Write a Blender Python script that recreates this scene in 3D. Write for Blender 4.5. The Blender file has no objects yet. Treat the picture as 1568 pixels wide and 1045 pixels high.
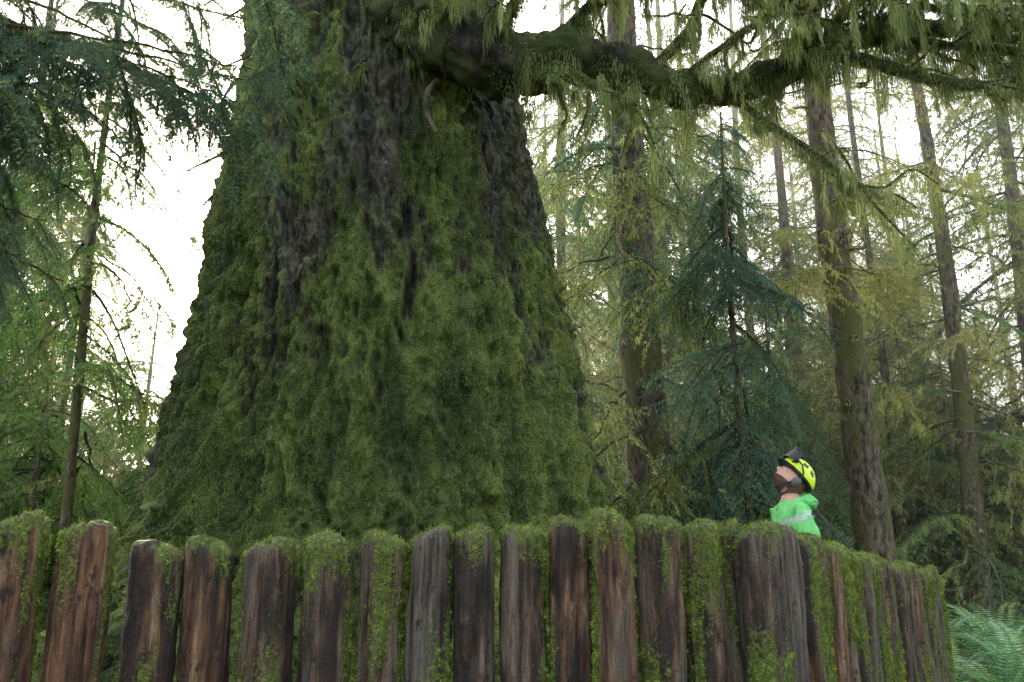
import bpy, math, numpy as np
from mathutils import Vector, Matrix
rng = np.random.default_rng(7)
scene = bpy.context.scene

# ------------------------------------------------------------------ helpers
def hash3(i, j, k, seed):
    h = (i.astype(np.int64)*374761393 + j.astype(np.int64)*668265263 + k.astype(np.int64)*2147483647*3 + seed*974711) & 0xffffffff
    h = ((h ^ (h >> 13))*1274126177) & 0xffffffff
    h = ((h ^ (h >> 16))*2246822519) & 0xffffffff
    return ((h ^ (h >> 15)) & 0xffffff)/float(0xffffff)
def vnoise(p, seed=0):
    f = np.floor(p); t = p-f; t = t*t*(3-2*t); i = f.astype(np.int64)
    r = 0
    for a in (0, 1):
        wa = t[:, 0] if a else 1-t[:, 0]
        for b in (0, 1):
            wb = t[:, 1] if b else 1-t[:, 1]
            for c in (0, 1):
                wc = t[:, 2] if c else 1-t[:, 2]
                r = r + wa*wb*wc*hash3(i[:, 0]+a, i[:, 1]+b, i[:, 2]+c, seed)
    return r
def fbm(p, o=4, seed=0):
    s = 0; a = .5; n = 0
    for q in range(o):
        s = s+a*vnoise(p*(2.03**q)+q*17.3, seed+q); n += a; a *= .5
    return s/n
def nrm(v):
    return v/np.maximum(np.linalg.norm(v, axis=-1, keepdims=True), 1e-9)
def sstep(a, b, x):
    t = np.clip((x-a)/(b-a), 0, 1); return t*t*(3-2*t)

class Acc:
    def __init__(s): s.v = []; s.q = []; s.m = []; s.t = []; s.a = []; s.n = 0
    def add(s, v, q, mat=0, tint=.5, aux=0.):
        v = np.asarray(v, float)
        if len(v) == 0: return
        s.v.append(v); s.q.append(np.asarray(q, int)+s.n)
        m = np.asarray(mat); s.m.append(np.broadcast_to(m, (len(q),)).astype(int))
        s.t.append(np.broadcast_to(np.asarray(tint, float), (len(v),)))
        s.a.append(np.broadcast_to(np.asarray(aux, float), (len(v),)))
        s.n += len(v)
    def arrays(s):
        return np.concatenate(s.v), np.concatenate(s.q), np.concatenate(s.m), np.concatenate(s.t), np.concatenate(s.a)
    def addt(s, arr, M, tadd=0):
        v, q, m, t, a = arr
        s.add(v @ M[:3, :3].T + M[:3, 3], q, m, np.clip(t+tadd, 0, 1), a)
    def mesh(s, name, mats, smooth=True):
        v, q, m, t, a = s.arrays()
        me = bpy.data.meshes.new(name)
        me.vertices.add(len(v)); me.vertices.foreach_set('co', v.ravel().astype(np.float32))
        me.loops.add(q.size); me.loops.foreach_set('vertex_index', q.ravel().astype(np.int32))
        me.polygons.add(len(q))
        me.polygons.foreach_set('loop_start', (np.arange(len(q))*4).astype(np.int32))
        me.polygons.foreach_set('loop_total', np.full(len(q), 4, np.int32))
        me.polygons.foreach_set('material_index', m.astype(np.int32))
        me.polygons.foreach_set('use_smooth', np.full(len(q), smooth, bool))
        at = me.attributes.new('tint', 'FLOAT', 'POINT'); at.data.foreach_set('value', t.astype(np.float32))
        at = me.attributes.new('aux', 'FLOAT', 'POINT'); at.data.foreach_set('value', a.astype(np.float32))
        for mm in mats: me.materials.append(mm)
        me.update(calc_edges=True)
        return me
def obj(name, me, parent=None, M=None):
    o = bpy.data.objects.new(name, me); scene.collection.objects.link(o)
    if parent: o.parent = parent
    if M is not None: o.matrix_local = M
    return o
def empty(name, loc=(0, 0, 0)):
    o = bpy.data.objects.new(name, None); scene.collection.objects.link(o); o.location = loc; o.empty_display_size = .2
    return o

def resample(P, n):
    P = np.asarray(P, float); m = len(P)
    E = np.vstack([2*P[0]-P[1], P, 2*P[-1]-P[-2]])
    u = np.linspace(0, m-1-1e-6, n); i = u.astype(int); t = (u-i)[:, None]
    a, b, c, d = E[i], E[i+1], E[i+2], E[i+3]
    return .5*((2*b)+(-a+c)*t+(2*a-5*b+4*c-d)*t*t+(-a+3*b-3*c+d)*t**3)
def frames(P):
    T = nrm(np.gradient(P, axis=0))
    N = np.zeros_like(P)
    r = np.array([0, 0, 1.]) if abs(T[0, 2]) < .9 else np.array([1., 0, 0])
    n = r-T[0]*(r@T[0]); n /= np.linalg.norm(n); N[0] = n
    for i in range(1, len(P)):
        n = n-T[i]*(n@T[i]); n /= max(np.linalg.norm(n), 1e-9); N[i] = n
    return T, N, np.cross(T, N)
def tube(P, R, seg=6, amp=0, fr=3., seed=0):
    P = np.asarray(P, float); R = np.asarray(R, float); n = len(P)
    T, N, B = frames(P)
    th = np.linspace(0, 2*np.pi, seg, endpoint=False)
    D = N[:, None, :]*np.cos(th)[None, :, None]+B[:, None, :]*np.sin(th)[None, :, None]
    RR = np.repeat(R[:, None], seg, 1)
    if amp:
        pp = (P[:, None, :]+D*R[:, None, None]).reshape(-1, 3)*fr
        RR = RR*(1+amp*(2*fbm(pp, 3, seed).reshape(n, seg)-1))
    V = (P[:, None, :]+D*RR[:, :, None]).reshape(-1, 3)
    i = np.arange(n-1)[:, None]*seg; j = np.arange(seg)[None, :]; k = (j+1) % seg
    Q = np.stack([i+j, i+k, i+seg+k, i+seg+j], -1).reshape(-1, 4)
    return V, Q
def blades(base, d, L, W, tint=None, side=None, r=rng, bend=0.):
    n = len(base); d = nrm(d)
    if side is None: side = nrm(np.cross(d, r.normal(size=(n, 3))))
    L = np.broadcast_to(L, (n,))[:, None]; W = np.broadcast_to(W, (n,))[:, None]
    mid = base+d*L*.42
    V = np.stack([base, mid+side*W*.5, base+d*L+np.array([0, 0, -bend])*L, mid-side*W*.5], 1).reshape(-1, 3)
    Q = np.arange(4*n).reshape(n, 4)
    t = np.repeat(tint, 4) if tint is not None else .5
    return V, Q, t

# ------------------------------------------------------------------ materials
def newmat(name):
    m = bpy.data.materials.new(name); m.use_nodes = True; nt = m.node_tree
    for n in list(nt.nodes): nt.nodes.remove(n)
    return m, nt
def ramp(nt, src, stops):
    r = nt.nodes.new('ShaderNodeValToRGB'); el = r.color_ramp.elements
    while len(el) < len(stops): el.new(.5)
    for e, (p, c) in zip(el, stops):
        e.position = p; e.color = (*c, 1) if not np.isscalar(c) else (c, c, c, 1)
    if src is not None: nt.links.new(src, r.inputs[0])
    return r.outputs[0]
def attr(nt, n): 
    a = nt.nodes.new('ShaderNodeAttribute'); a.attribute_name = n; return a.outputs['Fac']
def noise(nt, scale, detail=4, rough=.6, sc=(1, 1, 1), vec='Object'):
    tc = nt.nodes.new('ShaderNodeTexCoord'); mp = nt.nodes.new('ShaderNodeMapping'); mp.inputs['Scale'].default_value = sc
    nt.links.new(tc.outputs[vec], mp.inputs[0])
    n = nt.nodes.new('ShaderNodeTexNoise'); n.inputs['Scale'].default_value = scale; n.inputs['Detail'].default_value = detail; n.inputs['Roughness'].default_value = rough
    nt.links.new(mp.outputs[0], n.inputs[0]); return n.outputs[0]
def math_(nt, op, a, b=None, clamp=False):
    n = nt.nodes.new('ShaderNodeMath'); n.operation = op; n.use_clamp = clamp
    for i, x in enumerate((a, b)):
        if x is None: continue
        if np.isscalar(x): n.inputs[i].default_value = x
        else: nt.links.new(x, n.inputs[i])
    return n.outputs[0]
def mixc(nt, f, a, b, mode='MIX'):
    n = nt.nodes.new('ShaderNodeMix'); n.data_type = 'RGBA'; n.blend_type = mode
    for s, x in ((n.inputs[0], f), (n.inputs[6], a), (n.inputs[7], b)):
        if np.isscalar(x): s.default_value = x
        elif isinstance(x, tuple): s.default_value = (*x, 1)
        else: nt.links.new(x, s)
    return n.outputs[2]
def finish(nt, col, rough=.85, bump=None, bstr=.5, bdist=.01, spec=.3, metal=0):
    p = nt.nodes.new('ShaderNodeBsdfPrincipled'); o = nt.nodes.new('ShaderNodeOutputMaterial')
    if isinstance(col, tuple): p.inputs['Base Color'].default_value = (*col, 1)
    else: nt.links.new(col, p.inputs['Base Color'])
    if np.isscalar(rough): p.inputs['Roughness'].default_value = rough
    else: nt.links.new(rough, p.inputs['Roughness'])
    p.inputs['Specular IOR Level'].default_value = spec; p.inputs['Metallic'].default_value = metal
    if bump is not None:
        b = nt.nodes.new('ShaderNodeBump'); b.inputs['Strength'].default_value = bstr; b.inputs['Distance'].default_value = bdist
        nt.links.new(bump, b.inputs['Height']); nt.links.new(b.outputs[0], p.inputs['Normal'])
    nt.links.new(p.outputs[0], o.inputs[0])
def leafmat(name, stops, trans=.5, tgain=1.3, ttint=(1.0, 1.0, .55)):
    m, nt = newmat(name)
    oi = nt.nodes.new('ShaderNodeObjectInfo')
    t = math_(nt, 'ADD', attr(nt, 'tint'), math_(nt, 'MULTIPLY', math_(nt, 'SUBTRACT', oi.outputs['Random'], .5), .3))
    c = ramp(nt, t, stops)
    d = nt.nodes.new('ShaderNodeBsdfDiffuse'); nt.links.new(c, d.inputs[0])
    o = nt.nodes.new('ShaderNodeOutputMaterial')
    if trans <= 0: nt.links.new(d.outputs[0], o.inputs[0]); return m
    tr = nt.nodes.new('ShaderNodeBsdfTranslucent')
    c2 = mixc(nt, 1.0, c, tuple(x*tgain for x in ttint), 'MULTIPLY'); nt.links.new(c2, tr.inputs[0])
    mx = nt.nodes.new('ShaderNodeMixShader'); mx.inputs[0].default_value = trans
    nt.links.new(d.outputs[0], mx.inputs[1]); nt.links.new(tr.outputs[0], mx.inputs[2])
    nt.links.new(mx.outputs[0], o.inputs[0])
    return m
M_needle_blue = leafmat('needles_bluegreen', [(0, (.035, .08, .065)), (.5, (.085, .165, .13)), (1, (.19, .30, .22))], .35, 1.3, (.9, 1.1, .8))
M_needle_green = leafmat('needles_green', [(0, (.045, .10, .045)), (.5, (.09, .18, .07)), (1, (.21, .35, .13))], .45, 1.8, (1, 1.08, .5))
M_needle_far = leafmat('needles_far', [(0, (.07, .125, .075)), (.5, (.15, .225, .12)), (1, (.33, .41, .22))], .45, 1.7, (1, 1.03, .55))  # distance haze put into the colour: paler needles
M_moss = leafmat('hanging_moss', [(0, (.06, .075, .02)), (.45, (.20, .24, .09)), (1, (.48, .52, .27))], .4, 1.45, (1, 1, .65))
M_moss_far = leafmat('hanging_moss_far', [(0, (.18, .19, .08)), (.5, (.34, .35, .15)), (1, (.54, .53, .26))], .45, 1.6, (1, 1, .5))  # paler than the near moss, with distance haze in the colour
M_moss_trunk = leafmat('trunk_moss', [(0, (.013, .019, .008)), (.35, (.050, .070, .017)), (.65, (.135, .19, .035)), (1, (.33, .42, .085))], .2, 1.4)
M_fern = leafmat('fern_leaf', [(0, (.035, .10, .04)), (.5, (.15, .30, .13)), (1, (.42, .56, .34))], .35, 1.3)

def barkmat(name, dark, light, moss_c, mossamt=.5, sc=9):
    m, nt = newmat(name)
    n1 = noise(nt, sc, 8, .7, (1, 1, .35)); n2 = noise(nt, 2.2, 5, .6, (1, 1, .5)); n3 = noise(nt, sc*5, 4, .6)
    b = ramp(nt, n1, [(.40, dark), (.60, light)])
    mk = ramp(nt, math_(nt, 'ADD', n2, math_(nt, 'MULTIPLY', math_(nt, 'SUBTRACT', n3, .5), .35)), [(.62-.3*mossamt, 0.), (.72-.3*mossamt, 1.)])
    mc = ramp(nt, n3, [(.3, tuple(x*.4 for x in moss_c)), (.7, moss_c)])
    c = mixc(nt, mk, b, mc)
    finish(nt, c, .85, math_(nt, 'ADD', n1, math_(nt, 'MULTIPLY', n3, .4)), 1., .06)
    return m
M_bark = barkmat('conifer_bark', (.018, .015, .011), (.21, .165, .115), (.15, .16, .04), .45, 15)
M_bark_far = barkmat('conifer_bark_far', (.06, .05, .04), (.22, .185, .14), (.22, .23, .08), .45, 12)  # bark lightened to paint in haze with distance
M_twig = barkmat('twig_bark', (.03, .025, .018), (.10, .08, .055), (.11, .12, .04), .5, 20)
M_limb = barkmat('mossy_limb', (.010, .010, .008), (.055, .05, .038), (.075, .10, .025), .75, 14)

# giant trunk
m, nt = newmat('giant_bark')
n1 = noise(nt, 14, 8, .72, (1, 1, .33)); nf = noise(nt, 75, 6, .7, (1, 1, .7)); nm = noise(nt, 1.6, 6, .65, (1, 1, .4)); nw = noise(nt, 2.6, 5, .6, (1, 1, .10))
bark = ramp(nt, n1, [(.38, (.018, .017, .013)), (.5, (.10, .088, .065)), (.62, (.33, .30, .25))])
bark = mixc(nt, ramp(nt, nw, [(.53, 0.), (.62, .7)]), bark, (.020, .024, .023))
bark = mixc(nt, ramp(nt, nf, [(.49, 0.), (.60, .75)]), bark, (.070, .095, .028))
mossc = ramp(nt, math_(nt, 'ADD', math_(nt, 'MULTIPLY', nf, .55), math_(nt, 'MULTIPLY', nm, .5)), [(.42, (.012, .018, .006)), (.52, (.075, .108, .022)), (.63, (.24, .30, .065))])
mk = math_(nt, 'ADD', attr(nt, 'tint'), math_(nt, 'MULTIPLY', math_(nt, 'SUBTRACT', n1, .5), 1.5))
c = mixc(nt, ramp(nt, mk, [(.39, 0.), (.56, 1.)]), bark, mossc)
c = mixc(nt, 1.0, c, ramp(nt, attr(nt, 'aux'), [(0.08, .12), (.52, 1.)]), 'MULTIPLY')  # crevice shade painted into the colour by relief depth
finish(nt, c, ramp(nt, nw, [(.45, .9), (.62, .5)]), math_(nt, 'ADD', n1, math_(nt, 'MULTIPLY', nf, .5)), 1., .07, .3)
M_giant = m
# fence wood
m, nt = newmat('fence_wood')
g = noise(nt, 34, 8, .75, (1, 1, .07)); g2 = noise(nt, 7, 6, .65, (1, 1, .25)); nf = noise(nt, 90, 5, .7); kn = noise(nt, 18, 5, .7, (1, 1, .6))
wood = ramp(nt, g, [(.36, (.012, .007, .004)), (.46, (.085, .038, .018)), (.56, (.20, .10, .048)), (.72, (.46, .34, .23))])
grey = ramp(nt, g, [(.36, (.014, .012, .010)), (.64, (.20, .165, .125))])
sel = math_(nt, 'ADD', attr(nt, 'tint'), math_(nt, 'MULTIPLY', math_(nt, 'SUBTRACT', g2, .5), 2.4))
w = mixc(nt, ramp(nt, sel, [(.26, 1.), (.58, 0.)]), wood, grey)
w = mixc(nt, ramp(nt, g2, [(.48, 0.), (.58, .9)]), w, (.016, .012, .009))
w = mixc(nt, ramp(nt, kn, [(.58, 0.), (.65, .9)]), w, (.012, .009, .006))
mc = ramp(nt, nf, [(.35, (.018, .028, .006)), (.68, (.19, .24, .045))])
mk = math_(nt, 'ADD', attr(nt, 'aux'), math_(nt, 'MULTIPLY', math_(nt, 'SUBTRACT', nf, .5), 1.1))
c = mixc(nt, ramp(nt, mk, [(.37, 0.), (.54, 1.)]), w, mc)
finish(nt, c, ramp(nt, g2, [(.4, .75), (.6, .4)]), math_(nt, 'ADD', g, math_(nt, 'MULTIPLY', nf, .3)), 1., .022, .4)
M_wood = m
# ground
m, nt = newmat('forest_floor')
a = noise(nt, .5, 6, .6); b = noise(nt, 14, 6, .7)
soil = ramp(nt, b, [(.3, (.03, .02, .012)), (.7, (.16, .11, .065))]); gm = ramp(nt, b, [(.3, (.04, .05, .013)), (.7, (.15, .18, .05))])
finish(nt, mixc(nt, ramp(nt, a, [(.45, 0.), (.58, 1.)]), soil, gm), .95, b, 1., .05)
M_ground = m
def flat(name, col, rough=.6, metal=0, ns=40, amt=.25, spec=.4):
    m, nt = newmat(name); n = noise(nt, ns, 4, .6)
    finish(nt, ramp(nt, n, [(.3, tuple(x*(1-amt) for x in col)), (.7, tuple(min(1, x*(1+amt)) for x in col))]), rough, n, .3, .004, spec, metal)
    return m

# ------------------------------------------------------------------ camera, light, sky
cam = bpy.data.cameras.new('camera'); co = bpy.data.objects.new('camera', cam); scene.collection.objects.link(co)
co.location = (0, 0, 1.0); co.rotation_euler = (math.radians(90+15.2), 0, 0)
cam.sensor_width = 36; cam.lens = 32.14; cam.clip_end = 1000; cam.clip_start = .05
scene.camera = co
w = bpy.data.worlds.new('World'); scene.world = w; w.use_nodes = True; nt = w.node_tree
bg = nt.nodes['Background']; sky = nt.nodes.new('ShaderNodeTexSky'); sky.sky_type = 'NISHITA'; sky.sun_disc = False
EL, AZ = 24., -21.
sky.sun_elevation = math.radians(EL); sky.sun_rotation = math.radians(AZ % 360); sky.dust_density = 6; sky.air_density = 1.; sky.ozone_density = .6
hs = nt.nodes.new('ShaderNodeHueSaturation'); hs.inputs['Saturation'].default_value = .6; hs.inputs['Value'].default_value = 2.4
nt.links.new(sky.outputs[0], hs.inputs['Color'])
hz = mixc(nt, 1.0, hs.outputs[0], (7.7, 8.3, 8.9), 'ADD')     # bright thin high haze over the whole sky
nt.links.new(hz, bg.inputs[0]); bg.inputs[1].default_value = .15
S = Vector((math.sin(math.radians(AZ))*math.cos(math.radians(EL)), math.cos(math.radians(AZ))*math.cos(math.radians(EL)), math.sin(math.radians(EL))))
sl = bpy.data.lights.new('sun', 'SUN'); sl.energy = 5; sl.angle = math.radians(.5); sl.color = (1, .90, .70)
so = bpy.data.objects.new('sun', sl); scene.collection.objects.link(so); so.rotation_euler = S.to_track_quat('Z', 'Y').to_euler(); so.location = (-8, 25, 20)
scene.view_settings.view_transform = 'Standard'; scene.view_settings.look = 'None'; scene.view_settings.exposure = 0
m, nt = newmat('forest_mist')
vs = nt.nodes.new('ShaderNodeVolumeScatter'); vs.inputs['Color'].default_value = (1, 1, .97, 1); vs.inputs['Density'].default_value = .0080; vs.inputs['Anisotropy'].default_value = .65
o_ = nt.nodes.new('ShaderNodeOutputMaterial'); nt.links.new(vs.outputs[0], o_.inputs['Volume'])
mv = [(x, y, z) for z in (-2, 24) for y in (12.5, 70) for x in (-70, 70)]
A = Acc(); A.add(mv, [(0, 2, 3, 1), (4, 5, 7, 6), (0, 1, 5, 4), (2, 6, 7, 3), (0, 4, 6, 2), (1, 3, 7, 5)]); obj('mist', A.mesh('mist', [m], False))

# ------------------------------------------------------------------ ground
def gh(x, y):
    x = np.atleast_1d(np.asarray(x, float)); y = np.atleast_1d(np.asarray(y, float))
    p = np.stack([x*.25, y*.25, x*0], -1)
    return (fbm(p, 4, 3)-.5)*.35*sstep(2, 12, np.hypot(x, y))
u = np.linspace(-1, 1, 260); s = np.sinh(u*5)/np.sinh(5)*300
X, Y = np.meshgrid(s, s); Y = Y+8
Z = gh(X.ravel(), Y.ravel())
V = np.stack([X.ravel(), Y.ravel(), Z], -1); n = len(s)
i, j = np.meshgrid(np.arange(n-1), np.arange(n-1), indexing='ij')
Q = np.stack([i*n+j, i*n+j+1, (i+1)*n+j+1, (i+1)*n+j], -1).reshape(-1, 4)
A = Acc(); A.add(V, Q); obj('ground', A.mesh('ground', [M_ground]))

# ------------------------------------------------------------------ giant spruce
spruce = empty('giant_spruce_tree', (0, 0, 0))
TH = 1250; ZN = 900
zz = np.concatenate([np.linspace(-.4, 8.6, ZN), np.linspace(8.7, 16, 60)]); ZN = len(zz)
th = np.linspace(0, 2*np.pi, TH, endpoint=False)
zt = [-.4, .3, 1.0, 1.65, 3.74, 5.27, 6.5, 7.8, 10, 16]
Rz = np.interp(zz, zt, [3.5, 3.02, 2.52, 2.24, 1.90, 1.68, 1.50, 1.40, 1.28, 1.0])
Cx = np.interp(zz, zt, [-1.38, -1.36, -1.30, -1.28, -1.30, -1.44, -1.50, -1.6, -1.7, -2.0])
Rz = np.convolve(np.pad(Rz, 20, 'edge'), np.ones(41)/41, 'valid'); Cx = np.convolve(np.pad(Cx, 20, 'edge'), np.ones(41)/41, 'valid')
CY = 9.5
TT, ZZ = np.meshgrid(th, zz); RR = np.repeat(Rz[:, None], TH, 1)
t_ = TT.ravel(); z_ = ZZ.ravel(); r_ = RR.ravel()
cx, sy = np.cos(t_), np.sin(t_)
fl = np.exp(-np.maximum(z_, 0)/1.3)
lob = (fbm(np.stack([cx*1.9+5, sy*1.9, z_*.12], -1), 2, 11)-.5)
r = r_*(1+lob*(.10+.28*fl))
sx = np.stack([cx*r_, sy*r_, z_], -1)
warp = (fbm(sx*np.array([1.5, 1.5, 1.0]), 3, 21)-.5)
def rid(p, seed): return 1-np.abs(2*vnoise(p, seed)-1)
big = rid(sx*np.array([2.4, 2.4, .30])+warp[:, None]*1.2, 31)
med = rid(sx*np.array([6.5, 6.5, 1.1])+warp[:, None]*2.4, 41)
sm = fbm(sx*np.array([26, 26, 9.]), 4, 51)
lump = sstep(.32, .68, fbm(sx*np.array([9., 9., 3.4])+warp[:, None]*2, 3, 61))
l2 = rid(sx*np.array([15, 15, 4.])+warp[:, None]*5, 66)
disp = .12*(big-.5)+.10*(med-.5)+.13*(sm-.5)+.085*(lump-.5)+.06*(l2-.5)
r = r+disp
mossm = fbm(sx*np.array([1.5, 1.5, .55])+9, 5, 71)
VT = np.stack([np.interp(z_, zz, Cx)+cx*r, CY+sy*r, z_], -1)
left = -cx
mm = .45+1.25*(mossm-.5)+1.5*disp+.20*sstep(5.5, 1.0, z_)+.12*left-.08*sstep(4.5, 7., z_)
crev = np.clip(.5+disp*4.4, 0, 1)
i = np.arange(ZN-1)[:, None]*TH; j = np.arange(TH)[None, :]; k = (j+1) % TH
QT = np.stack([i+j, i+k, i+TH+k, i+TH+j], -1).reshape(-1, 4)
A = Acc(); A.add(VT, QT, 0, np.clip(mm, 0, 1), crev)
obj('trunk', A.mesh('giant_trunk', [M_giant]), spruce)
NB = 26000
cand = rng.integers(0, len(VT), 1200000)
ok = (z_[cand] < 8.6) & (sy[cand] < .35) & (mm[cand]+rng.normal(size=len(cand))*.09 > .50) & (disp[cand] > .01)
cand = cand[ok][:NB]
k = 6
ci = np.repeat(cand, k)
nrml = np.stack([cx[ci], sy[ci], np.zeros(len(ci))], -1)
off = rng.normal(size=(len(ci), 3))*np.array([.012, .012, .025])
base = VT[ci]+off
d = nrml*rng.uniform(.1, .7, (len(ci), 1))+rng.normal(size=(len(ci), 3))*.35+np.array([0, 0, -.8])
tc = np.clip(.25+1.8*(mossm[ci]-.5)+2.6*(disp[ci]-.04)+np.repeat(rng.normal(size=len(cand))*.22, k)+rng.normal(size=len(ci))*.10+.32*sstep(5, 1, z_[ci])+.20*left[ci], 0, 1)
A = Acc(); v, q, t = blades(base, d, rng.uniform(.010, .028, len(ci)), rng.uniform(.003, .0065, len(ci)), tc); A.add(v, q, 0, t)
obj('trunk_moss', A.mesh('trunk_moss', [M_moss_trunk], False), spruce)

def drape(A, P, Rr, dens=60, Lm=.25, mat=0, r=rng, tb=.55, w=(.006, .016), seed=5, fq=6., lo=.3):
    seglen = np.linalg.norm(np.diff(P, axis=0), axis=1); tot = seglen.sum(); n = int(tot*dens)
    if n < 2: return
    cum = np.concatenate([[0], np.cumsum(seglen)]); s = r.uniform(0, tot, n)
    B = np.stack([np.interp(s, cum, P[:, c]) for c in range(3)], -1); rad = np.interp(s, cum, Rr)
    f = vnoise(np.stack([s*fq, s*0, s*0], -1)+seed*3.1, seed); f = np.clip((f-lo)/.6, 0, 1)**2
    ang = r.uniform(0, 2*np.pi, n)
    T = nrm(np.stack([np.interp(s, cum, np.gradient(P[:, c])) for c in range(3)], -1))
    sd = nrm(np.cross(T, [0, 0, 1.])+1e-6)
    out = sd*np.cos(ang)[:, None]+np.array([0, 0, 1.])*np.sin(ang)[:, None]
    base = B+out*rad[:, None]*.95
    hang = r.uniform(0, 1, n) < .66
    base[hang] -= np.array([0, 0, 1.])*(r.uniform(0, 1, hang.sum())*f[hang]*Lm*.9)[:, None]
    base[hang] += r.normal(size=(hang.sum(), 3))*.006
    d = np.where(hang[:, None], np.array([0, 0, -1.])+r.normal(size=(n, 3))*.13, out*.6+r.normal(size=(n, 3))*.4+np.array([0, 0, -.5]))
    L = np.where(hang, .03+Lm*f*r.uniform(.15, .45, n), r.uniform(.015, .045, n))
    cl = vnoise(np.stack([s*9, s*0, s*0], -1)+seed, seed+5)-.5
    tt = np.clip(tb+.35*np.where(hang, -.1, .15)+.5*cl+r.normal(size=n)*.14, 0, 1)
    v, q, t = blades(base, d, L, r.uniform(w[0], w[1], n), tt, r=r); A.add(v, q, mat, t)

limbA = Acc(); lmoss = Acc()
def limb(pts, r0, r1, seg=20, n=60, dens=900, Lm=.3, bark=0, amp=.35, seed=1, fr=5, tb=.5, rads=None):
    P = resample(pts, n); P = P+(np.stack([fbm(P*2.2+i*9, 3, seed+i) for i in range(3)], -1)-.5)*min(.22, r0*1.6)
    R = np.linspace(0, 1, n); R = r0*(1-R)**.8+r1*R**.8+0.002
    if rads is not None: R = np.interp(np.linspace(0, 1, n), np.linspace(0, 1, len(rads)), rads)
    v, q = tube(P, R, seg, amp, fr, seed); limbA.add(v, q, bark)
    drape(lmoss, P, R, dens, Lm, 0, rng, tb, seed=seed, w=(.004, .009), fq=7, lo=.22)
    return P, R
main = [(-1.45, 9.0, 7.3), (-1.15, 8.2, 6.75), (-.67, 7.85, 6.22), (-.087, 7.7, 5.86), (.473, 7.65, 5.86), (1.09, 7.65, 5.70), (1.82, 7.6, 5.52), (2.445, 7.6, 5.63), (2.90, 7.6, 5.88), (3.42, 7.6, 6.06), (4.18, 7.6, 6.15), (5.3, 7.5, 6.1), (6.3, 7.4, 5.9)]
PM, RM = limb(main, .40, .05, 64, 240, 6500, .48, seed=3, amp=.6, fr=6, tb=.5, rads=[.44, .40, .36, .30, .245, .185, .15, .13, .115, .09, .07, .05, .03])
subs = [
 ([(2.9, 7.6, 5.91), (3.25, 7.4, 5.67), (3.68, 7.3, 5.45), (3.97, 7.2, 5.30), (4.28, 7.1, 5.28), (4.45, 7.1, 5.6)], .06, .022, .48),
 ([(2.0, 7.6, 5.46), (2.3, 7.5, 5.12), (2.6, 7.4, 4.8), (2.93, 7.35, 4.5), (3.05, 7.3, 4.35)], .035, .012, .38),
 ([(.1, 7.6, 5.60), (.47, 7.3, 5.47), (.78, 7.2, 5.27), (1.06, 7.1, 5.03)], .05, .018, .3),
 ([(2.9, 7.6, 5.9), (2.64, 7.4, 6.15), (2.33, 7.3, 6.2), (2.0, 7.2, 6.45), (1.6, 7.1, 6.4)], .05, .018, .48),
 ([(2.9, 7.6, 5.9), (3.15, 7.5, 6.25), (3.45, 7.3, 6.4), (3.9, 7.2, 6.5)], .055, .03, .48),
 ([(1.3, 7.65, 5.72), (1.65, 7.4, 6.02), (1.8, 7.3, 6.3), (2.2, 7.1, 6.6)], .05, .02, .42),
 ([(3.42, 7.6, 6.06), (3.8, 7.4, 5.85), (4.3, 7.3, 5.72), (4.9, 7.1, 5.5)], .05, .015, .5),
 ([(.4, 7.7, 5.95), (.7, 7.5, 6.25), (1.05, 7.4, 6.4), (1.5, 7.3, 6.7)], .055, .03, .42),
 ([(-.2, 7.7, 5.95), (.05, 7.4, 6.3), (.25, 7.2, 6.6), (.5, 7.1, 7.0)], .055, .03, .4),
 ([(-.75, 7.6, 6.3), (-.5, 7.2, 6.5), (-.35, 7.0, 6.9)], .06, .03, .35),
 ([(4.2, 7.6, 6.15), (4.5, 7.4, 5.9), (4.9, 7.2, 5.8), (5.3, 7.1, 5.55)], .04, .015, .48),
 ([(2.445, 7.6, 5.63), (2.6, 7.4, 5.9), (2.9, 7.3, 6.35), (2.95, 7.2, 6.8)], .045, .02, .42),
 ([(3.7, 7.5, 6.5), (4.2, 7.3, 6.35), (4.8, 7.2, 6.5), (5.4, 7.1, 6.3)], .045, .02, .5),
 ([(.9, 7.3, 6.45), (1.5, 7.2, 6.55), (2.1, 7.1, 6.5), (2.8, 7.0, 6.7), (3.3, 6.9, 6.55)], .04, .015, .48),
 ([(1.6, 7.6, 5.6), (1.9, 7.3, 5.75), (2.3, 7.1, 5.95), (2.7, 7.0, 5.85)], .035, .012, .42),
 ([(3.2, 7.4, 5.95), (3.6, 7.2, 6.1), (4.0, 7.1, 5.95), (4.5, 6.9, 5.9)], .035, .012, .48),
 ([(2.5, 7.5, 6.75), (3.1, 7.2, 6.5), (3.6, 7.0, 6.2), (4.0, 6.8, 5.75)], .035, .012, .48),
 ([(3.9, 7.4, 6.9), (4.4, 7.2, 6.7), (4.9, 7.0, 6.15), (5.2, 6.8, 5.9)], .035, .012, .48),
 ([(2.0, 7.4, 6.9), (2.6, 7.1, 6.6), (3.0, 6.9, 6.3), (3.2, 6.8, 6.0)], .03, .012, .45),
]
for si, (p, a, b, Lm) in enumerate(subs):
    P, R = limb(p, a, b, 12, 50, 3200, Lm, seed=20+si*3, fr=9, tb=.60)
    for q_ in range(9):
        i0 = rng.integers(8, 49); p0 = P[i0]; dd = rng.normal(size=3)*np.array([1, .7, .5])+np.array([.3, 0, -.15]); dd /= np.linalg.norm(dd); L = rng.uniform(.25, .7)
        k3 = [p0, p0+dd*L*.4+rng.normal(size=3)*.05, p0+dd*L*.75+rng.normal(size=3)*.07+[0, 0, -.03], p0+dd*L+[0, 0, -.12*L]]
        limb(k3, .014, .004, 6, 14, 1200, .34, seed=90+si*11+q_, amp=.2, tb=.66)
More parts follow.
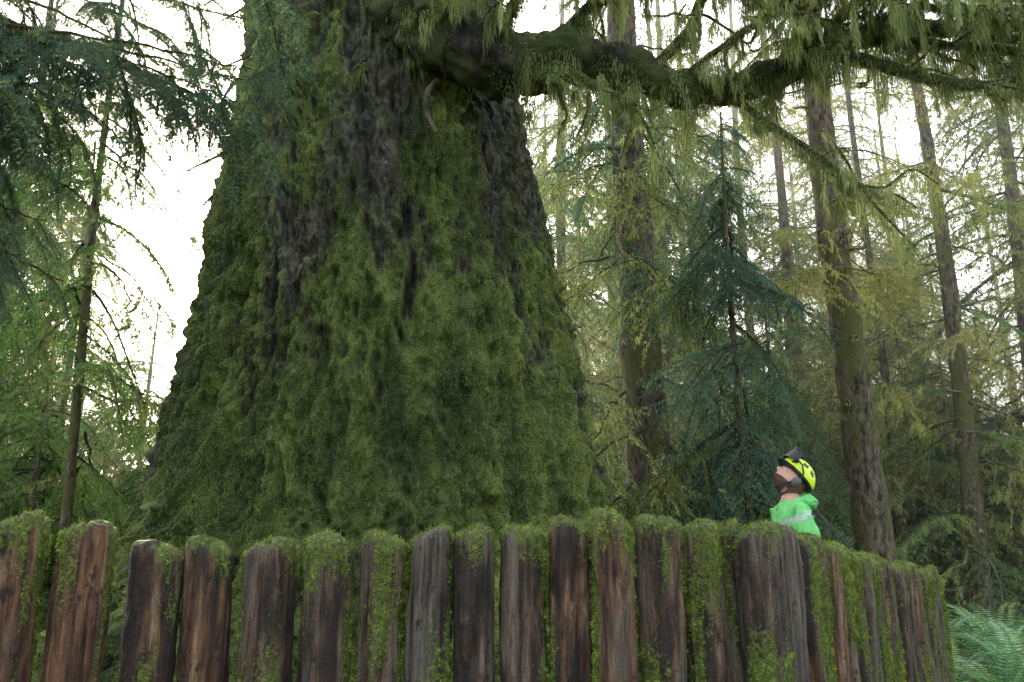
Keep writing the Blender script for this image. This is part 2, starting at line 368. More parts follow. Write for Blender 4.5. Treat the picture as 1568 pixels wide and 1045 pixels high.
limb([(-.72, 7.95, 5.8), (-.80, 7.75, 5.55), (-.78, 7.7, 5.3), (-.70, 7.68, 5.1)], .032, .014, 10, 30, 60, .06, seed=77, bark=1)
for q_ in range(30):
    a = rng.uniform(-2.9, -.25); z = rng.uniform(5.2, 8.6)
    Rr = np.interp(z, zz, Rz); c0 = np.array([np.interp(z, zz, Cx)+Rr*.95*math.cos(a), CY+Rr*.95*math.sin(a), z])
    o = np.array([math.cos(a), math.sin(a), rng.uniform(-.5, .2)]); L = rng.uniform(.15, .6)
    limb([c0, c0+o*L*.5, c0+o*L+[rng.normal()*.1, 0, -.1-.3*L]], .02, .006, 8, 14, 900, .25, seed=200+q_)
obj('limb', limbA.mesh('limb', [M_limb, M_bark]), spruce)
obj('limb_moss', lmoss.mesh('limb_moss', [M_moss], False), spruce)

# ------------------------------------------------------------------ branch templates
def branch(seed, L=2., nside=30, droop=.35, detail=1, mossn=1.4, leafL=.08, leafW=.0165, sp=.036, wid=.42):
    r = np.random.default_rng(seed); A = Acc()
    n = 14; t = np.linspace(0, 1, n)
    P = np.stack([L*t, .06*L*np.sin(t*4+r.uniform(0, 6)), .12*L*t-droop*L*t**2], -1)
    v, q = tube(P, .010*L*(1-t)**.8+.0025, 5); A.add(v, q, 1, .5)
    bs = []; ds = []; Ls = []; tn = []; segs = [P]
    for i in range(nside):
        t0 = .10+.88*(i+r.uniform(0, 1))/nside; p0 = np.array([np.interp(t0, t, P[:, c]) for c in range(3)])
        s = 1 if i % 2 else -1; ls = L*(wid*(1-t0)**.8+.07)*r.uniform(.55, 1.15); an = math.radians(r.uniform(40, 68))
        d = np.array([math.cos(an), s*math.sin(an), -.15]); m = max(4, int(ls/sp)); u = np.linspace(0, 1, m)[:, None]
        pt = p0+d*ls*u+np.array([.12*ls, 0, -.38*ls])*u**2*r.uniform(.6, 1.4); pt = pt+r.normal(size=pt.shape)*.004*L
        segs.append(pt)
        v, q = tube(pt[::2] if m > 6 else pt, np.linspace(.004, .0015, len(pt[::2]) if m > 6 else m), 3); A.add(v, q, 1, .5)
        ttl = r.normal()*.12
        for w_ in (-1, 1):
            a2 = w_*r.uniform(.7, 1.05, m); c_, s_ = np.cos(a2), np.sin(a2)
            dh = nrm(np.gradient(pt, axis=0))
            d2 = np.stack([dh[:, 0]*c_-dh[:, 1]*s_, dh[:, 0]*s_+dh[:, 1]*c_, dh[:, 2]-.25+r.normal(size=m)*.12], -1)
            bs.append(pt); ds.append(nrm(d2)); Ls.append(leafL*r.uniform(.6, 1.3, m)*(1.15-.6*u[:, 0])); tn.append(.5+ttl+r.normal(size=m)*.13+.1*u[:, 0])
        bs.append(pt); ds.append(nrm(np.gradient(pt, axis=0)+r.normal(size=pt.shape)*.1)); Ls.append(np.full(m, leafL*.8)); tn.append(.55+ttl+r.normal(size=m)*.1)
    B = np.concatenate(bs); D = np.concatenate(ds); LL = np.concatenate(Ls); TN = np.clip(np.concatenate(tn), 0, 1)
    side = nrm(np.cross(D, np.array([0, 0, 1.])+r.normal(size=D.shape)*.35))
    if detail == 1:
        v, q, tt = blades(B, D, LL, leafW*r.uniform(.7, 1.2, len(B)), TN, side); A.add(v, q, 0, tt)
    else:
        nn = detail
        for kx in range(nn):
            f = (kx+.5)/nn
            for w_ in (-1, 1):
                nd = nrm(D*.75+side*w_*.8+r.normal(size=D.shape)*.12)
                v, q, tt = blades(B+D*(LL*f)[:, None], nd, leafW*1.15*(1.15-.5*f), .005, np.clip(TN+r.normal(size=len(B))*.06, 0, 1)); A.add(v, q, 0, tt)
        v, q, tt = blades(B, D, LL, .004, TN*.6, side); A.add(v, q, 0, tt)
    if mossn > 0:
        for sg in segs:
            if r.uniform() < .65: drape(A, sg, np.full(len(sg), .004), 60*mossn if sg is not P else 150*mossn, .20*L/2+.04, 2, r, .55, (.005, .011), seed=int(r.integers(1000)))
    return A.arrays()
def bare_branch(seed, L=2., nside=10, mossn=1.25, droop=.3):
    r = np.random.default_rng(seed); A = Acc(); n = 14; t = np.linspace(0, 1, n)
    P = np.stack([L*t, .08*L*np.sin(t*5+r.uniform(0, 6)), .2*L*t-droop*L*t**1.8], -1)+r.normal(size=(n, 3))*.01*L
    v, q = tube(P, .008*L*(1-t)+.003, 5); A.add(v, q, 1, .5); segs = [P]
    for i in range(nside):
        t0 = r.uniform(.15, .98); p0 = np.array([np.interp(t0, t, P[:, c]) for c in range(3)])
        ls = L*(.5*(1-t0)+.12)*r.uniform(.5, 1.3); an = r.uniform(.4, 1.2)*r.choice([-1, 1]); d = np.array([math.cos(an), math.sin(an), r.uniform(-.5, .2)])
        u = np.linspace(0, 1, 8)[:, None]; pt = p0+d*ls*u+np.array([0, 0, -.35*ls])*u**2+r.normal(size=(8, 3))*.01*L
        v, q = tube(pt, np.linspace(.005, .002, 8), 4); A.add(v, q, 1, .5); segs.append(pt)
        for h in range(2):
            k0 = r.integers(2, 7); d3 = nrm(d+r.normal(size=3)*.7); l3 = ls*.45; p3 = pt[k0]+d3*l3*np.linspace(0, 1, 5)[:, None]+np.array([0, 0, -.3*l3])*np.linspace(0, 1, 5)[:, None]**2
            v, q = tube(p3, np.linspace(.004, .0015, 5), 3); A.add(v, q, 1, .5); segs.append(p3)
    for sg in segs: drape(A, sg, np.full(len(sg), .006), 150*mossn, .20*L/2+.04, 2, r, .55, (.006, .013), seed=int(r.integers(1000)))
    return A.arrays()
FB = [branch(100+i, 2., 28, rng.uniform(.3, .5)) for i in range(5)]
FC = [branch(150+i, 2., 16, rng.uniform(.35, .55), 1, .5, .12, .031, .10) for i in range(4)]
BB = [bare_branch(200+i, nside=12) for i in range(5)]
BC = [bare_branch(250+i, 2., 8, .6) for i in range(4)]
def rotM(az, pit, roll, s, loc):
    M = Matrix.Translation(Vector(loc)) @ Matrix.Rotation(az, 4, 'Z') @ Matrix.Rotation(-pit, 4, 'Y') @ Matrix.Rotation(roll, 4, 'X') @ Matrix.Scale(s, 4)
    return np.array(M)
def conifer(seed, H, r0, hs, nb, Lb, fol, bare, pbare=.4, pit=(-.5, .0), lean=0, zmax=None, rows=60, seg=14, stubs=0, dense_low=1.):
    r = np.random.default_rng(seed); A = Acc()
    z = np.linspace(-.3, H, rows); P = np.stack([lean*z+.10*np.sin(z*.35+seed), .08*np.sin(z*.3+seed*2), z], -1)
    R = r0*(1-np.clip(z/H, 0, 1))**.75+.012+r0*.5*np.exp(-np.maximum(z, 0)/.45)
    v, q = tube(P, R, seg, .22, 4, seed); A.add(v, q, 3, .5)
    for i in range(nb):
        zz_ = hs+(min(H, zmax or H)-hs)*(r.uniform() ** dense_low)
        s = Lb/2*((1-zz_/H)**.6)*r.uniform(.55, 1.15)+.12
        arr = (bare if r.uniform() < pbare else fol); arr = arr[r.integers(len(arr))]
        p0 = [np.interp(zz_, z, P[:, 0]), np.interp(zz_, z, P[:, 1]), zz_]
        A.addt(arr, rotM(r.uniform(0, 6.283), r.uniform(*pit), r.normal()*.25, s, p0), r.normal()*.10)
    for i in range(stubs):
        zz_ = r.uniform(.8, H*.6); az = r.uniform(0, 6.28); p0 = np.array([np.interp(zz_, z, P[:, 0]), np.interp(zz_, z, P[:, 1]), zz_]); L = np.interp(zz_, z, R)+r.uniform(.08, .35)
        o = np.array([math.cos(az), math.sin(az), -.15]); Q_ = resample([p0, p0+o*L*.6, p0+o*L+[0, 0, r.uniform(-.06, .08)]], 8)
        v, q = tube(Q_, np.linspace(.035, .018, 8), 7, .3, 8); A.add(v, q, 1, .5); drape(A, Q_, np.full(8, .028), 300, .12, 2, r, .5)
    return A
def place(name, A, mats, x, y, rot=0, s=1, parent=None):
    me = A.mesh(name, mats) if isinstance(A, Acc) else A
    return obj(name, me, parent, Matrix.Translation((x, y, float(gh(x, y)[0]))) @ Matrix.Rotation(rot, 4, 'Z') @ Matrix.Scale(s, 4))
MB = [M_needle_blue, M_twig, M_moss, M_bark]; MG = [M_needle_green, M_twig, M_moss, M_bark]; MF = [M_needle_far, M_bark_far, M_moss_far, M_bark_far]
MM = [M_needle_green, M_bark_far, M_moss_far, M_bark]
place('hemlock_tree', conifer(1, 24, .36, 2.2, 50, 3.3, FB, BB, .45, (-.85, -.3), zmax=13, stubs=10), MB, 2.0, 14.)
place('hemlock_tree', conifer(2, 22, .26, 3.5, 26, 2.2, FB, BB, .9, (-.5, 0), zmax=14, stubs=34), MM, 4.95, 13.)
yb = conifer(3, 7.4, .05, .3, 90, 2.7, FB, BB, .10, (-.85, -.3), seg=8).mesh('young_hemlock_tree', MB)
place('young_hemlock_tree', yb, None, 2.95, 11.3)
place('young_hemlock_tree', yb, None, 4.0, 13.8, 2., .75)
place('hemlock_tree', conifer(4, 24, .16, 2.0, 34, 2.8, FB, BB, .7, (-.5, 0), zmax=16), MM, 6.9, 22.)
place('hemlock_tree', conifer(5, 20, .20, 1.6, 44, 3.6, FB, BB, .85, (-.4, .1), zmax=14, stubs=10), MM, 8.95, 18.)
place('hemlock_tree', conifer(6, 22, .10, 2., 36, 2.6, FB, BB, .85, (-.4, .1), zmax=14), MM, 8.3, 20.)
place('hemlock_tree', conifer(7, 24, .15, 3., 32, 3.0, FB, BB, .6, (-.5, 0), zmax=18), MM, 6.8, 25.)
place('hemlock_tree', conifer(8, 13, .065, 1.8, 66, 2.6, FB, BB, .4, (-.8, -.25)), MG, -5.8, 12.)
place('hemlock_tree', conifer(9, 12, .06, 1.2, 60, 2.6, FB, BB, .3, (-.6, -.1)), MG, -7.9, 16.)
yg = conifer(10, 5.0, .05, .3, 64, 2.8, FB, BB, .05, (-.5, -.05), seg=8).mesh('young_hemlock_tree', MG)
for x, y, ro, s in [(-7.0, 13.6, 0, 1), (-5.2, 14.2, 1, .85), (-8.9, 15.2, 2.2, 1.1), (-6.6, 18.5, 3.1, 1.15), (-5.6, 16.6, .6, 1.0), (-8.4, 21, 1.7, 1.5), (-7.6, 12.0, 4.1, .7), (2.2, 17.5, 5, 1.0)]: place('young_hemlock_tree', yg, None, x, y, ro, s)
bigl = conifer(11, 17, .16, 1.6, 90, 4.2, FB, BB, .3, (-.75, -.15), zmax=13).mesh('hemlock_tree', MG)
for x, y, ro, s in [(-9.9, 17., 0, .95), (-13.0, 22.5, 4, 1.1), (-15.5, 26, 1, 1.1), (-10.0, 14.0, 5.2, .75), (1.2, 19.5, 3, 1.0), (4.4, 21., 1.3, 1.05)]: place('hemlock_tree', bigl, None, x, y, ro, s)

df = empty('distant_forest')
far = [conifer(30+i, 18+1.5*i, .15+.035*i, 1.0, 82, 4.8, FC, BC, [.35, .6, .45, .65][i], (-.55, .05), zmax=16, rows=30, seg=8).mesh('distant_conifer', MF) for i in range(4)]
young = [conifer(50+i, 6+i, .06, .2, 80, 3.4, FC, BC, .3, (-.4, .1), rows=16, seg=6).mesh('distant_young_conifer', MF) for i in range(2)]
r = np.random.default_rng(99); cnt = 0
ta = math.tan(math.radians(-AZ))
for it in range(4000):
    y = r.uniform(20, 58); x = r.uniform(-.80, .85)*y
    if cnt > 128: break
    isy = r.uniform() < .42
    if abs(x+3.9+ta*(y-9.5)) < 2.1 and not isy: continue          # tall trees left out: lane added so low sun reaches the trunk
    if abs(x+1.4*y/9.5) < 2.0*y/9.5 and r.uniform() < .75: continue
    cnt += 1
    me = young[r.integers(2)] if isy else far[r.integers(4)]
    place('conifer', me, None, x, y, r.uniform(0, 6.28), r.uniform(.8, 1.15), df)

# near hemlock, top left
NBm = [branch(300+i, 1.3, 30, .42, 5, 1.8, .070, .013, .036, .38) for i in range(3)]
near_me = []
for a_ in NBm:
    A = Acc(); A.addt(a_, np.eye(4)); near_me.append(A.mesh('hemlock_bough', [M_needle_blue, M_twig, M_moss, M_bark]))
nh = empty('leaning_hemlock_tree')
A = Acc(); z = np.linspace(-.2, 12, 60); P = np.stack([-5.0+0*z+.05*np.sin(z), 5.6+.05*np.cos(z), z], -1)
v, q = tube(P, .2*(1-z/14)+.02, 16, .2, 4, 5); A.add(v, q, 0); LA = A
r = np.random.default_rng(5)
bi = 0
for li in range(22):
    if li % 2:   # low limbs stay short
        z0 = r.uniform(3.2, 4.9); end = np.array([r.uniform(-3.6, -3.0), r.uniform(5.0, 6.6), z0+r.uniform(-.4, 0)]); nbg = 9
    else:        # high limbs reach out toward the big trunk
        z0 = r.uniform(4.75, 5.4); end = np.array([r.uniform(-2.8, -1.55), r.uniform(5.2, 6.6), z0-r.uniform(.1, .6)]); nbg = 12
    p = resample([(-5.0, 5.6, z0), (-4.4, 5.6+.3*(end[1]-5.6), z0+.12), ((-4.4+end[0])/2, (5.6+end[1])/2, (z0+end[2])/2+.12), end], 30)
    p = p+r.normal(size=p.shape)*.008
    v, q = tube(p, np.linspace(.028, .005, 30), 8, .2, 8); LA.add(v, q, 1); drape(LA, p, np.linspace(.02, .005, 30), 700, .40, 2, r, .6, (.004, .009))
    for b_ in range(nbg):
        k0 = int(r.integers(8, 30)); az = r.uniform(-1.5, 1.5)
        M = Matrix(rotM(az, r.uniform(-1.2, -.35), r.normal()*.3, r.uniform(.38, .66), p[k0]).tolist())
        obj('bough_%d' % bi, near_me[r.integers(3)], nh, M); bi += 1
obj('trunk', LA.mesh('near_trunk', [M_bark, M_twig, M_moss]), nh)

# ------------------------------------------------------------------ ferns
def fern(seed):
    r = np.random.default_rng(seed); A = Acc()
    for f in range(15):
        az = r.uniform(0, 6.28); L = r.uniform(.6, 1.05); n = 30; t = np.linspace(0, 1, n)
        el = r.uniform(.6, 1.3); h = np.array([math.cos(az), math.sin(az)])
        rad = L*(t*math.cos(el)+.30*t**2); z = L*(t*math.sin(el)-.50*t**2.2)
        P = np.stack([h[0]*rad, h[1]*rad, z], -1); v, q = tube(P, np.linspace(.004, .001, n), 3); A.add(v, q, 0, .3)
        T = nrm(np.gradient(P, axis=0)); sd = nrm(np.cross(T, [0, 0, 1.])); ll = .085*np.sin(np.pi*np.clip(t*.85+.12, 0, 1)); ft = r.normal()*.28
        for s in (-1, 1):
            v, q, tt = blades(P, sd*s+T*.35+[0, 0, -.12], ll, .014, np.clip(.5+ft+r.normal(size=n)*.05, 0, 1), nrm(T+r.normal(size=T.shape)*.1)); A.add(v, q, 0, tt)
    return A.mesh('sword_fern', [M_fern], False)
ferns = [fern(i) for i in range(4)]
fp = empty('fern_undergrowth'); r = np.random.default_rng(12)
for x, y, s in [(4.05, 8.0, 1.2), (4.6, 8.7, 1.35), (5.2, 9.3, 1.45), (4.5, 9.9, 1.5), (5.5, 10.6, 1.6), (6.2, 10.3, 1.6), (4.9, 11.3, 1.6), (6.0, 11.9, 1.7), (6.9, 11.6, 1.7), (5.3, 12.8, 1.8), (6.7, 13.1, 1.8), (7.7, 12.7, 1.8), (4.3, 12.4, 1.6), (7.3, 14.3, 1.8), (5.9, 14.5, 1.8), (8.4, 14, 1.8)]:
    place('fern', ferns[r.integers(4)], None, x, y, r.uniform(0, 6.28), s, fp)
for i in range(90):
    y = r.uniform(14, 34); x = r.uniform(-.7, .8)*y
    place('fern', ferns[r.integers(4)], None, x, y, r.uniform(0, 6.28), r.uniform(.8, 1.5), fp)

# ------------------------------------------------------------------ fence
fence = empty('log_post_fence')
posts = []
for x, y, zt_, rr in [(-1.86, 2.72, 1.25, .086), (-1.68, 2.76, 1.245, .088), (-1.497, 2.82, 1.205, .089), (-1.31, 2.88, 1.19, .089), (-1.125, 2.96, 1.138, .084), (-.957, 3.0, 1.150, .078), (-.767, 3.0, 1.148, .085), (-.585, 3.0, 1.166, .083), (-.412, 3.01, 1.170, .080), (-.262, 3.0, 1.182, .073), (-.12, 3.0, 1.186, .070), (.034, 3.0, 1.19, .077), (.185, 2.99, 1.210, .074), (.322, 2.93, 1.230, .068), (.462, 2.98, 1.218, .075), (.605, 3.02, 1.207, .071), (.70, 3.08, 1.205, .055), (.795, 3.02, 1.198, .077)]:
    posts.append((x, y, zt_, rr))
for k_ in range(1, 18):
    posts.append((.80+.0905*k_+rng.normal()*.008, 3.04+.132*k_+rng.normal()*.008, 1.19-.0065*k_+rng.normal()*.016, rng.uniform(.068, .080)))
FA = Acc(); FM = Acc()
def post(x, y, zt_, rr, sd):
    seg = 56
    h_ = lambda q1: hash3(np.array([sd]), np.array([q1]), np.array([2]), 3)[0]-.5
    z = np.concatenate([np.linspace(-.25, .55, 12), np.linspace(.57, zt_-.05, 105)])
    cr = [1]*len(z); rd = .5+h_(33)
    z = np.concatenate([z, zt_+np.array([-.04, -.03, -.021, -.013, -.007, -.002, .001, .003, .003])]); cr = np.array(cr+[.99, .965, .93, .87, .80-.06*rd, .68-.1*rd, .5, .25, .01])
    a = np.linspace(0, 2*np.pi, seg, endpoint=False); AA, ZZ2 = np.meshgrid(a, z); C = np.repeat(cr[:, None], seg, 1)
    a_, z2, c2 = AA.ravel(), ZZ2.ravel(), C.ravel()
    s = np.stack([np.cos(a_)*rr, np.sin(a_)*rr, z2], -1)+sd*3.7
    g = fbm(s*np.array([9, 9, .9]), 3, 5); cr1 = 1-np.abs(2*vnoise(s*np.array([30, 30, 1.6]), 8)-1); f = fbm(s*np.array([60, 60, 14]), 3, 9)
    cr2 = sstep(.55, .75, vnoise(s*np.array([16, 16, 1.2])+7, 18))
    R = rr*(1+.10*(g-.5))+.012*(f-.5)-.011*sstep(.80, 1., cr1)-.006*cr2-.008*sstep(.62, .8, vnoise(s*np.array([7, 7, 2.2]), 14))
    R = R*c2
    lx, ly = h_(1)*.04, h_(4)*.03; slope = h_(9)*.14
    zf = z2+sstep(zt_-.08, zt_, z2)*(slope*np.cos(a_)*R/rr*.5+.018*(f-.5)*2)
    V = np.stack([x+lx*(z2-.6)+R*np.cos(a_), y+ly*(z2-.6)+R*np.sin(a_), zf], -1)
    nl = len(z); i = np.arange(nl-1)[:, None]*seg; j = np.arange(seg)[None, :]; k = (j+1) % seg
    Q = np.stack([i+j, i+k, i+seg+k, i+seg+j], -1).reshape(-1, 4)
    rt = h_(17)+.5; rm = h_(28)+.5
    ms = fbm(s*np.array([15, 15, 2.6])+4, 5, 17)
    mo = .215+1.8*(ms-.5)+(.26+.30*rm)*sstep(zt_-.05, zt_, z2)+.14*sstep(zt_-.24, zt_-.03, z2)+.18*(rm-.5)+.17*(x > 1.0)+.17*np.abs(np.cos(a_))**2*(x < 1.)  # moss on the sides also stands in for round shading
    FA.add(V, Q, 0, .15+.75*rt, np.clip(mo, 0, 1))
    idx = np.where((z2 > .5) & (mo+rng.normal(size=len(mo))*.05 > .46) & (np.sin(a_) < .45))[0]
    if len(idx):
        nb = int(len(idx)*7.); ci = idx[rng.integers(0, len(idx), nb)]
        top = z2[ci] > zt_-.010
        keep = (~top) | (rng.uniform(size=nb) < .45); ci = ci[keep]; top = top[keep]; nb = len(ci)
        nn = np.stack([np.cos(a_[ci]), np.sin(a_[ci]), top*1.2], -1)
        base = V[ci]+rng.normal(size=(nb, 3))*.004
        d = nn*rng.uniform(.3, 1, (nb, 1))+rng.normal(size=(nb, 3))*.6+np.where(top[:, None], [0, 0, .2], [0, 0, -.4])
        cl = fbm(base*60, 2, 4)
        v, q, t = blades(base, d, rng.uniform(.003, .008, nb)*(.5+1.3*sstep(.4, .7, cl)), rng.uniform(.0013, .003, nb), np.clip(.48+1.0*(ms[ci]-.5)+1.3*(cl-.5)+.15*sstep(zt_-.1, zt_, z2[ci])+rng.normal(size=nb)*.1, 0, 1)); FM.add(v, q, 0, t)
for i, p in enumerate(posts): post(*p, i+1)
for (a, b) in (((-2.1, 2.86), (-1.0, 3.10)), ((-1.0, 3.10), (.72, 3.13)), ((.66, 3.18), (2.35, 5.5))):
    P = resample([(a[0], a[1]+.03, .55), ((a[0]+b[0])/2, (a[1]+b[1])/2+.03, .56), (b[0], b[1]+.03, .55)], 60)
    v, q = tube(P, np.full(60, .045), 16, .2, 9, 4); FA.add(v, q, 0, .6, .40)
obj('posts', FA.mesh('fence_posts', [M_wood]), fence); obj('moss', FM.mesh('fence_moss', [M_moss_trunk], False), fence)

# ------------------------------------------------------------------ person
Mj = flat('jacket_green', (.14, .50, .14), .7, 0, 25, .2); Mg = flat('reflective_tape', (.36, .42, .38), .4); Mt = flat('trousers_dark', (.04, .045, .05), .8)
Ms = flat('skin', (.52, .30, .22), .5, 0, 60, .12); Mbd = flat('beard_hair', (.13, .08, .055), .9, 0, 120, .5); Mhe = flat('helmet_yellow', (.62, .85, .02), .35, 0, 5, .05)
Mk = flat('black_plastic', (.012, .012, .014), .45); Mw = flat('eye_white', (.7, .7, .68), .3); Mgr = flat('earmuff_grey', (.08, .085, .09), .5)
person = empty('arborist_person', (1.76, 6.0, .04)); person.scale = (.97, .97, .985)
def skin(name, verts, edges, rads, mats, root=0, sub=2):
    me = bpy.data.meshes.new(name); me.from_pydata(verts, edges, []); me.update()
    o = bpy.data.objects.new(name, me); scene.collection.objects.link(o)
    o.modifiers.new('s', 'SKIN'); sv = me.skin_vertices[0].data
    for i_, r_i in enumerate(rads):
        sv[i_].radius = r_i if isinstance(r_i, tuple) else (r_i, r_i); sv[i_].use_root = (i_ == root)
    sb = o.modifiers.new('d', 'SUBSURF'); sb.levels = sub; sb.render_levels = sub
    dg = bpy.context.evaluated_depsgraph_get(); dg.update()
    nm = bpy.data.meshes.new_from_object(o.evaluated_get(dg)); bpy.data.objects.remove(o)
    nm.materials.clear()
    for mm_ in mats: nm.materials.append(mm_)
    for p in nm.polygons: p.use_smooth = True
    return nm
bv = [(0, 0, .95), (.01, 0, 1.12), (.03, 0, 1.30), (.05, 0, 1.44), (.055, 0, 1.53), (.06, 0, 1.60)]
br = [(.16, .14), (.155, .14), (.17, .15), (.14, .12), .075, .06]
be = [(0, 1), (1, 2), (2, 3), (3, 4), (4, 5)]
for s in (-1, 1):
    b0 = len(bv)
    bv += [(.05, s*.18, 1.44), (.09, s*.25, 1.2), (-.02, s*.24, .99), (-.06, s*.235, .93)]; br += [.085, .065, .05, .035]; be += [(3, b0), (b0, b0+1), (b0+1, b0+2), (b0+2, b0+3)]
    b0 = len(bv)
    bv += [(0, s*.10, .86), (-.02, s*.12, .50), (.03, s*.13, .12), (.02, s*.13, .05), (-.16, s*.15, .045)]; br += [.105, .075, .055, .05, .045]; be += [(0, b0), (b0, b0+1), (b0+1, b0+2), (b0+2, b0+3), (b0+3, b0+4)]
bm_ = skin('body', bv, be, br, [Mj, Mg, Mt, Ms, Mk], sub=3)
vc = np.array([v_.co[:] for v_ in bm_.vertices]); fv = fbm(vc*np.array([16, 16, 12]), 3, 3)-.5
for v_, f in zip(bm_.vertices, fv):
    if v_.co.z < 1.52: v_.co = v_.co+v_.normal*float(f)*.05
for p in bm_.polygons:
    c = p.center
    if c.z > 1.535 and abs(c.y) < .08: p.material_index = 3
    elif c.z < .10: p.material_index = 4
    elif c.z < .90 and abs(c.y) < .21: p.material_index = 2
    elif (1.385 < c.z-.35*c.x < 1.420 or 1.14 < c.z < 1.19): p.material_index = 1
    elif c.z < .96 and abs(c.y) > .2: p.material_index = 3
    else: p.material_index = 0
obj('body', bm_, person)
for s in (-1, 1):
    hv = [(-.06, s*.235, .935), (-.075, s*.235, .89), (-.085, s*.235, .86)]; he = [(0, 1), (1, 2)]; hr = [(.028, .02), (.036, .016), (.036, .015)]
    for fi, (ox, L) in enumerate([(-.03, .07), (-.01, .08), (.01, .075), (.028, .06)]):
        b0 = len(hv); hv += [(-.085+ox, s*.235, .85), (-.09+ox, s*.232, .85-L*.5), (-.095+ox, s*.222, .85-L)]; he += [(2, b0), (b0, b0+1), (b0+1, b0+2)]; hr += [.0095, .009, .007]
    b0 = len(hv); hv += [(-.115, s*.225, .885), (-.135, s*.215, .855), (-.14, s*.21, .83)]; he += [(1, b0), (b0, b0+1), (b0+1, b0+2)]; hr += [.012, .010, .008]
    obj('hand', skin('hand', hv, he, hr, [Ms], 1, 1), person)
HM = Matrix.Translation((.075, 0, 1.675)) @ Matrix.Rotation(math.radians(90), 4, 'Z') @ Matrix.Rotation(math.radians(50), 4, 'X')
def ball(c, s, nu=32, nv=20, fn=None):
    a = np.linspace(0, 2*np.pi, nu, endpoint=False); b = np.linspace(-np.pi/2+.001, np.pi/2-.001, nv); AA, BB_ = np.meshgrid(a, b)
    p = np.stack([np.cos(AA)*np.cos(BB_), np.sin(AA)*np.cos(BB_), np.sin(BB_)], -1).reshape(-1, 3)
    v = p*np.array(s)
    if fn: v = fn(p, v)
    i = np.arange(nv-1)[:, None]*nu; j = np.arange(nu)[None, :]; k = (j+1) % nu
    return v+np.array(c), np.stack([i+j, i+k, i+nu+k, i+nu+j], -1).reshape(-1, 4)
def hf(p, v):
    g = lambda c, w_: np.exp(-np.sum((p-np.array(c))**2, 1)/w_**2)
    front = np.clip(p[:, 1], 0, 1)
    v = v.copy(); v[:, 1] += .034*g((0, .97, -.15), .15)+.012*g((0, .95, .12), .10)-.010*g((.35, .9, .06), .17)-.010*g((-.35, .9, .06), .17)+.016*g((0, .75, -.68), .3)+.008*g((0, .9, -.42), .16)
    v[:, 0] *= 1-.22*np.clip(-p[:, 2], 0, 1)*front
    return v
H = Acc(); v, q = ball((0, 0, 0), (.077, .098, .118), 64, 48, hf)
fc = v[q].mean(1)/np.array([.077, .098, .118]); bmask = ((fc[:, 2] < -.40) & (fc[:, 1] > .05) & ~((np.abs(fc[:, 0]) < .25) & (fc[:, 2] > -.44))) | ((fc[:, 2] < .0) & (fc[:, 1] > -.15) & (fc[:, 1] < .08) & (np.abs(fc[:, 0]) > .7)); hair = (fc[:, 1] < -.15) | (fc[:, 2] > .55)
H.add(v, q, np.where(hair | bmask, 1, 0))
rr_ = np.random.default_rng(3); iv = np.unique(q[bmask].ravel()); iv = np.repeat(iv, 4)
vb, qb, tb_ = blades(v[iv]+rr_.normal(size=(len(iv), 3))*.003, nrm(v[iv])+np.array([0, .2, -.7])+rr_.normal(size=(len(iv), 3))*.3, .008, .003, np.full(len(iv), .5)); H.add(vb, qb, 1)
for s in (-1, 1):
    e, q = ball((s*.03, .085, .006), (.012, .010, .010), 16, 10); H.add(e, q, 2)
    e, q = ball((s*.03, .094, .006), (.005, .003, .005), 12, 8); H.add(e, q, 3)
    e, q = ball((s*.079, -.005, -.01), (.008, .018, .03), 16, 12); H.add(e, q, 0)
e, q = ball((0, .1, -.055), (.024, .008, .006), 16, 8); H.add(e, q, 4)
Mlip = flat('lips', (.35, .13, .1), .5)
obj('head', H.mesh('head', [Ms, Mbd, Mw, Mk, Mlip]), person, HM)
def helf(p, v):
    v = v.copy(); v[:, 2] = np.where(p[:, 2] < 0, v[:, 2]*.10, v[:, 2]); rdg = np.exp(-(p[:, 0]/.16)**2)*np.clip(p[:, 2], 0, 1); v[:, 2] += .010*rdg
    v[:, 2] += .004*np.cos(p[:, 0]*14)*np.clip(p[:, 2], 0, 1); v[:, 1] = np.where(p[:, 1] > 0, v[:, 1]*1.06, v[:, 1]); return v
HH = Acc(); v, q = ball((0, -.004, .030), (.106, .132, .112), 64, 40, helf); fc = (v[q].mean(1)-np.array([0, 0, .030]))
vent = (np.abs(np.abs(fc[:, 0])-.066) < .014) & (fc[:, 2] > .030) & (np.abs(fc[:, 1]) < .095) & (np.sin(fc[:, 1]*95) > -.2); rim = fc[:, 2] < .012
HH.add(v, q, np.where(vent | rim, 1, 0))
tt = np.linspace(-1.1, 1.1, 24); inner = np.stack([.104*np.sin(tt), .125*np.cos(tt), np.full(24, .042)], -1); outer = np.stack([.118*np.sin(tt), .165*np.cos(tt)-.0, np.full(24, .036)], -1)
vv = np.concatenate([inner, outer, inner-[0, 0, .006], outer-[0, 0, .006]]); q = []
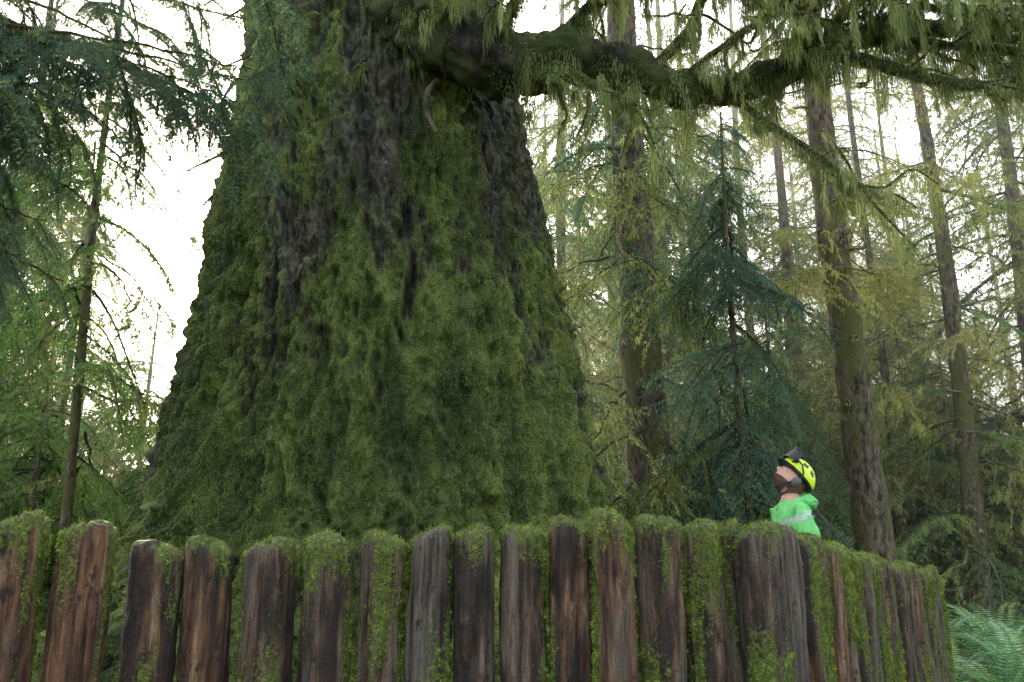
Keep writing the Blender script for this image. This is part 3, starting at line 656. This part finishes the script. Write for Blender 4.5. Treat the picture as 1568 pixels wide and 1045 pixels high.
for i in range(23): q += [(i, i+1, 25+i, 24+i), (48+i, 72+i, 73+i, 49+i), (24+i, 25+i, 73+i, 72+i)]
HH.add(vv, q, 1)
a = np.linspace(-1.05, 1.05, 22); h = np.linspace(0, 1, 10); AA, hh = np.meshgrid(a, h)
vv = np.stack([.122*np.sin(AA)*(1-.15*hh), .130*np.cos(AA)+.022-.012*hh, .070+.10*hh*(1-.25*np.abs(AA))], -1).reshape(-1, 3)
q = [(r0*22+c, r0*22+c+1, (r0+1)*22+c+1, (r0+1)*22+c) for r0 in range(9) for c in range(21)]
HH.add(vv, q, 1); HH.add(vv*[.985, .985, 1]+[0, -.004, 0], q, 1)
v, q = tube(vv[-22:], np.full(22, .005), 6); HH.add(v, q, 1)
for s in (-1, 1):
    v, q = ball((s*.098, -.015, -.02), (.024, .030, .038), 24, 16); HH.add(v, q, 2)
    v, q = tube([(s*.112, -.015, .01), (s*.116, -.005, .05), (s*.112, .04, .085), (s*.108, .1, .085)], [.006]*4, 8); HH.add(v, q, 1)
    v, q = tube([(s*.085, .0, -.02), (s*.07, .035, -.09), (0, .05, -.132)], [.004]*3, 6); HH.add(v, q, 1)
obj('helmet', HH.mesh('helmet', [Mhe, Mk, Mgr]), person, HM)
def hoodf(p, v):
    return v*(1+.5*(fbm(p*3.1, 4, 8)-.5))[:, None]
HD = Acc(); v, q = ball((.15, 0, 1.52), (.07, .13, .06), 60, 40, hoodf); HD.add(v, q)
a = np.linspace(0, 2*np.pi, 60); P = np.stack([.06+.085*np.cos(a), .095*np.sin(a), 1.52+.03*np.cos(a)], -1); v, q = tube(P, np.full(60, .022), 12, .5, 24); HD.add(v, q)
obj('hood', HD.mesh('hood', [Mj]), person)

def jf(p, v):
    v = v*(1+.9*(fbm(p*2.3, 4, 12)-.5))[:, None]; v[:, 2] = np.abs(v[:, 2])*(.7+.9*fbm(p*4, 3, 6)); return v
J = Acc(); v, q = ball((0, 0, -.01), (.36, .25, .16), 90, 60, jf); J.add(v, q)
place('green_jacket', J, [Mj], 3.65, 7.6)
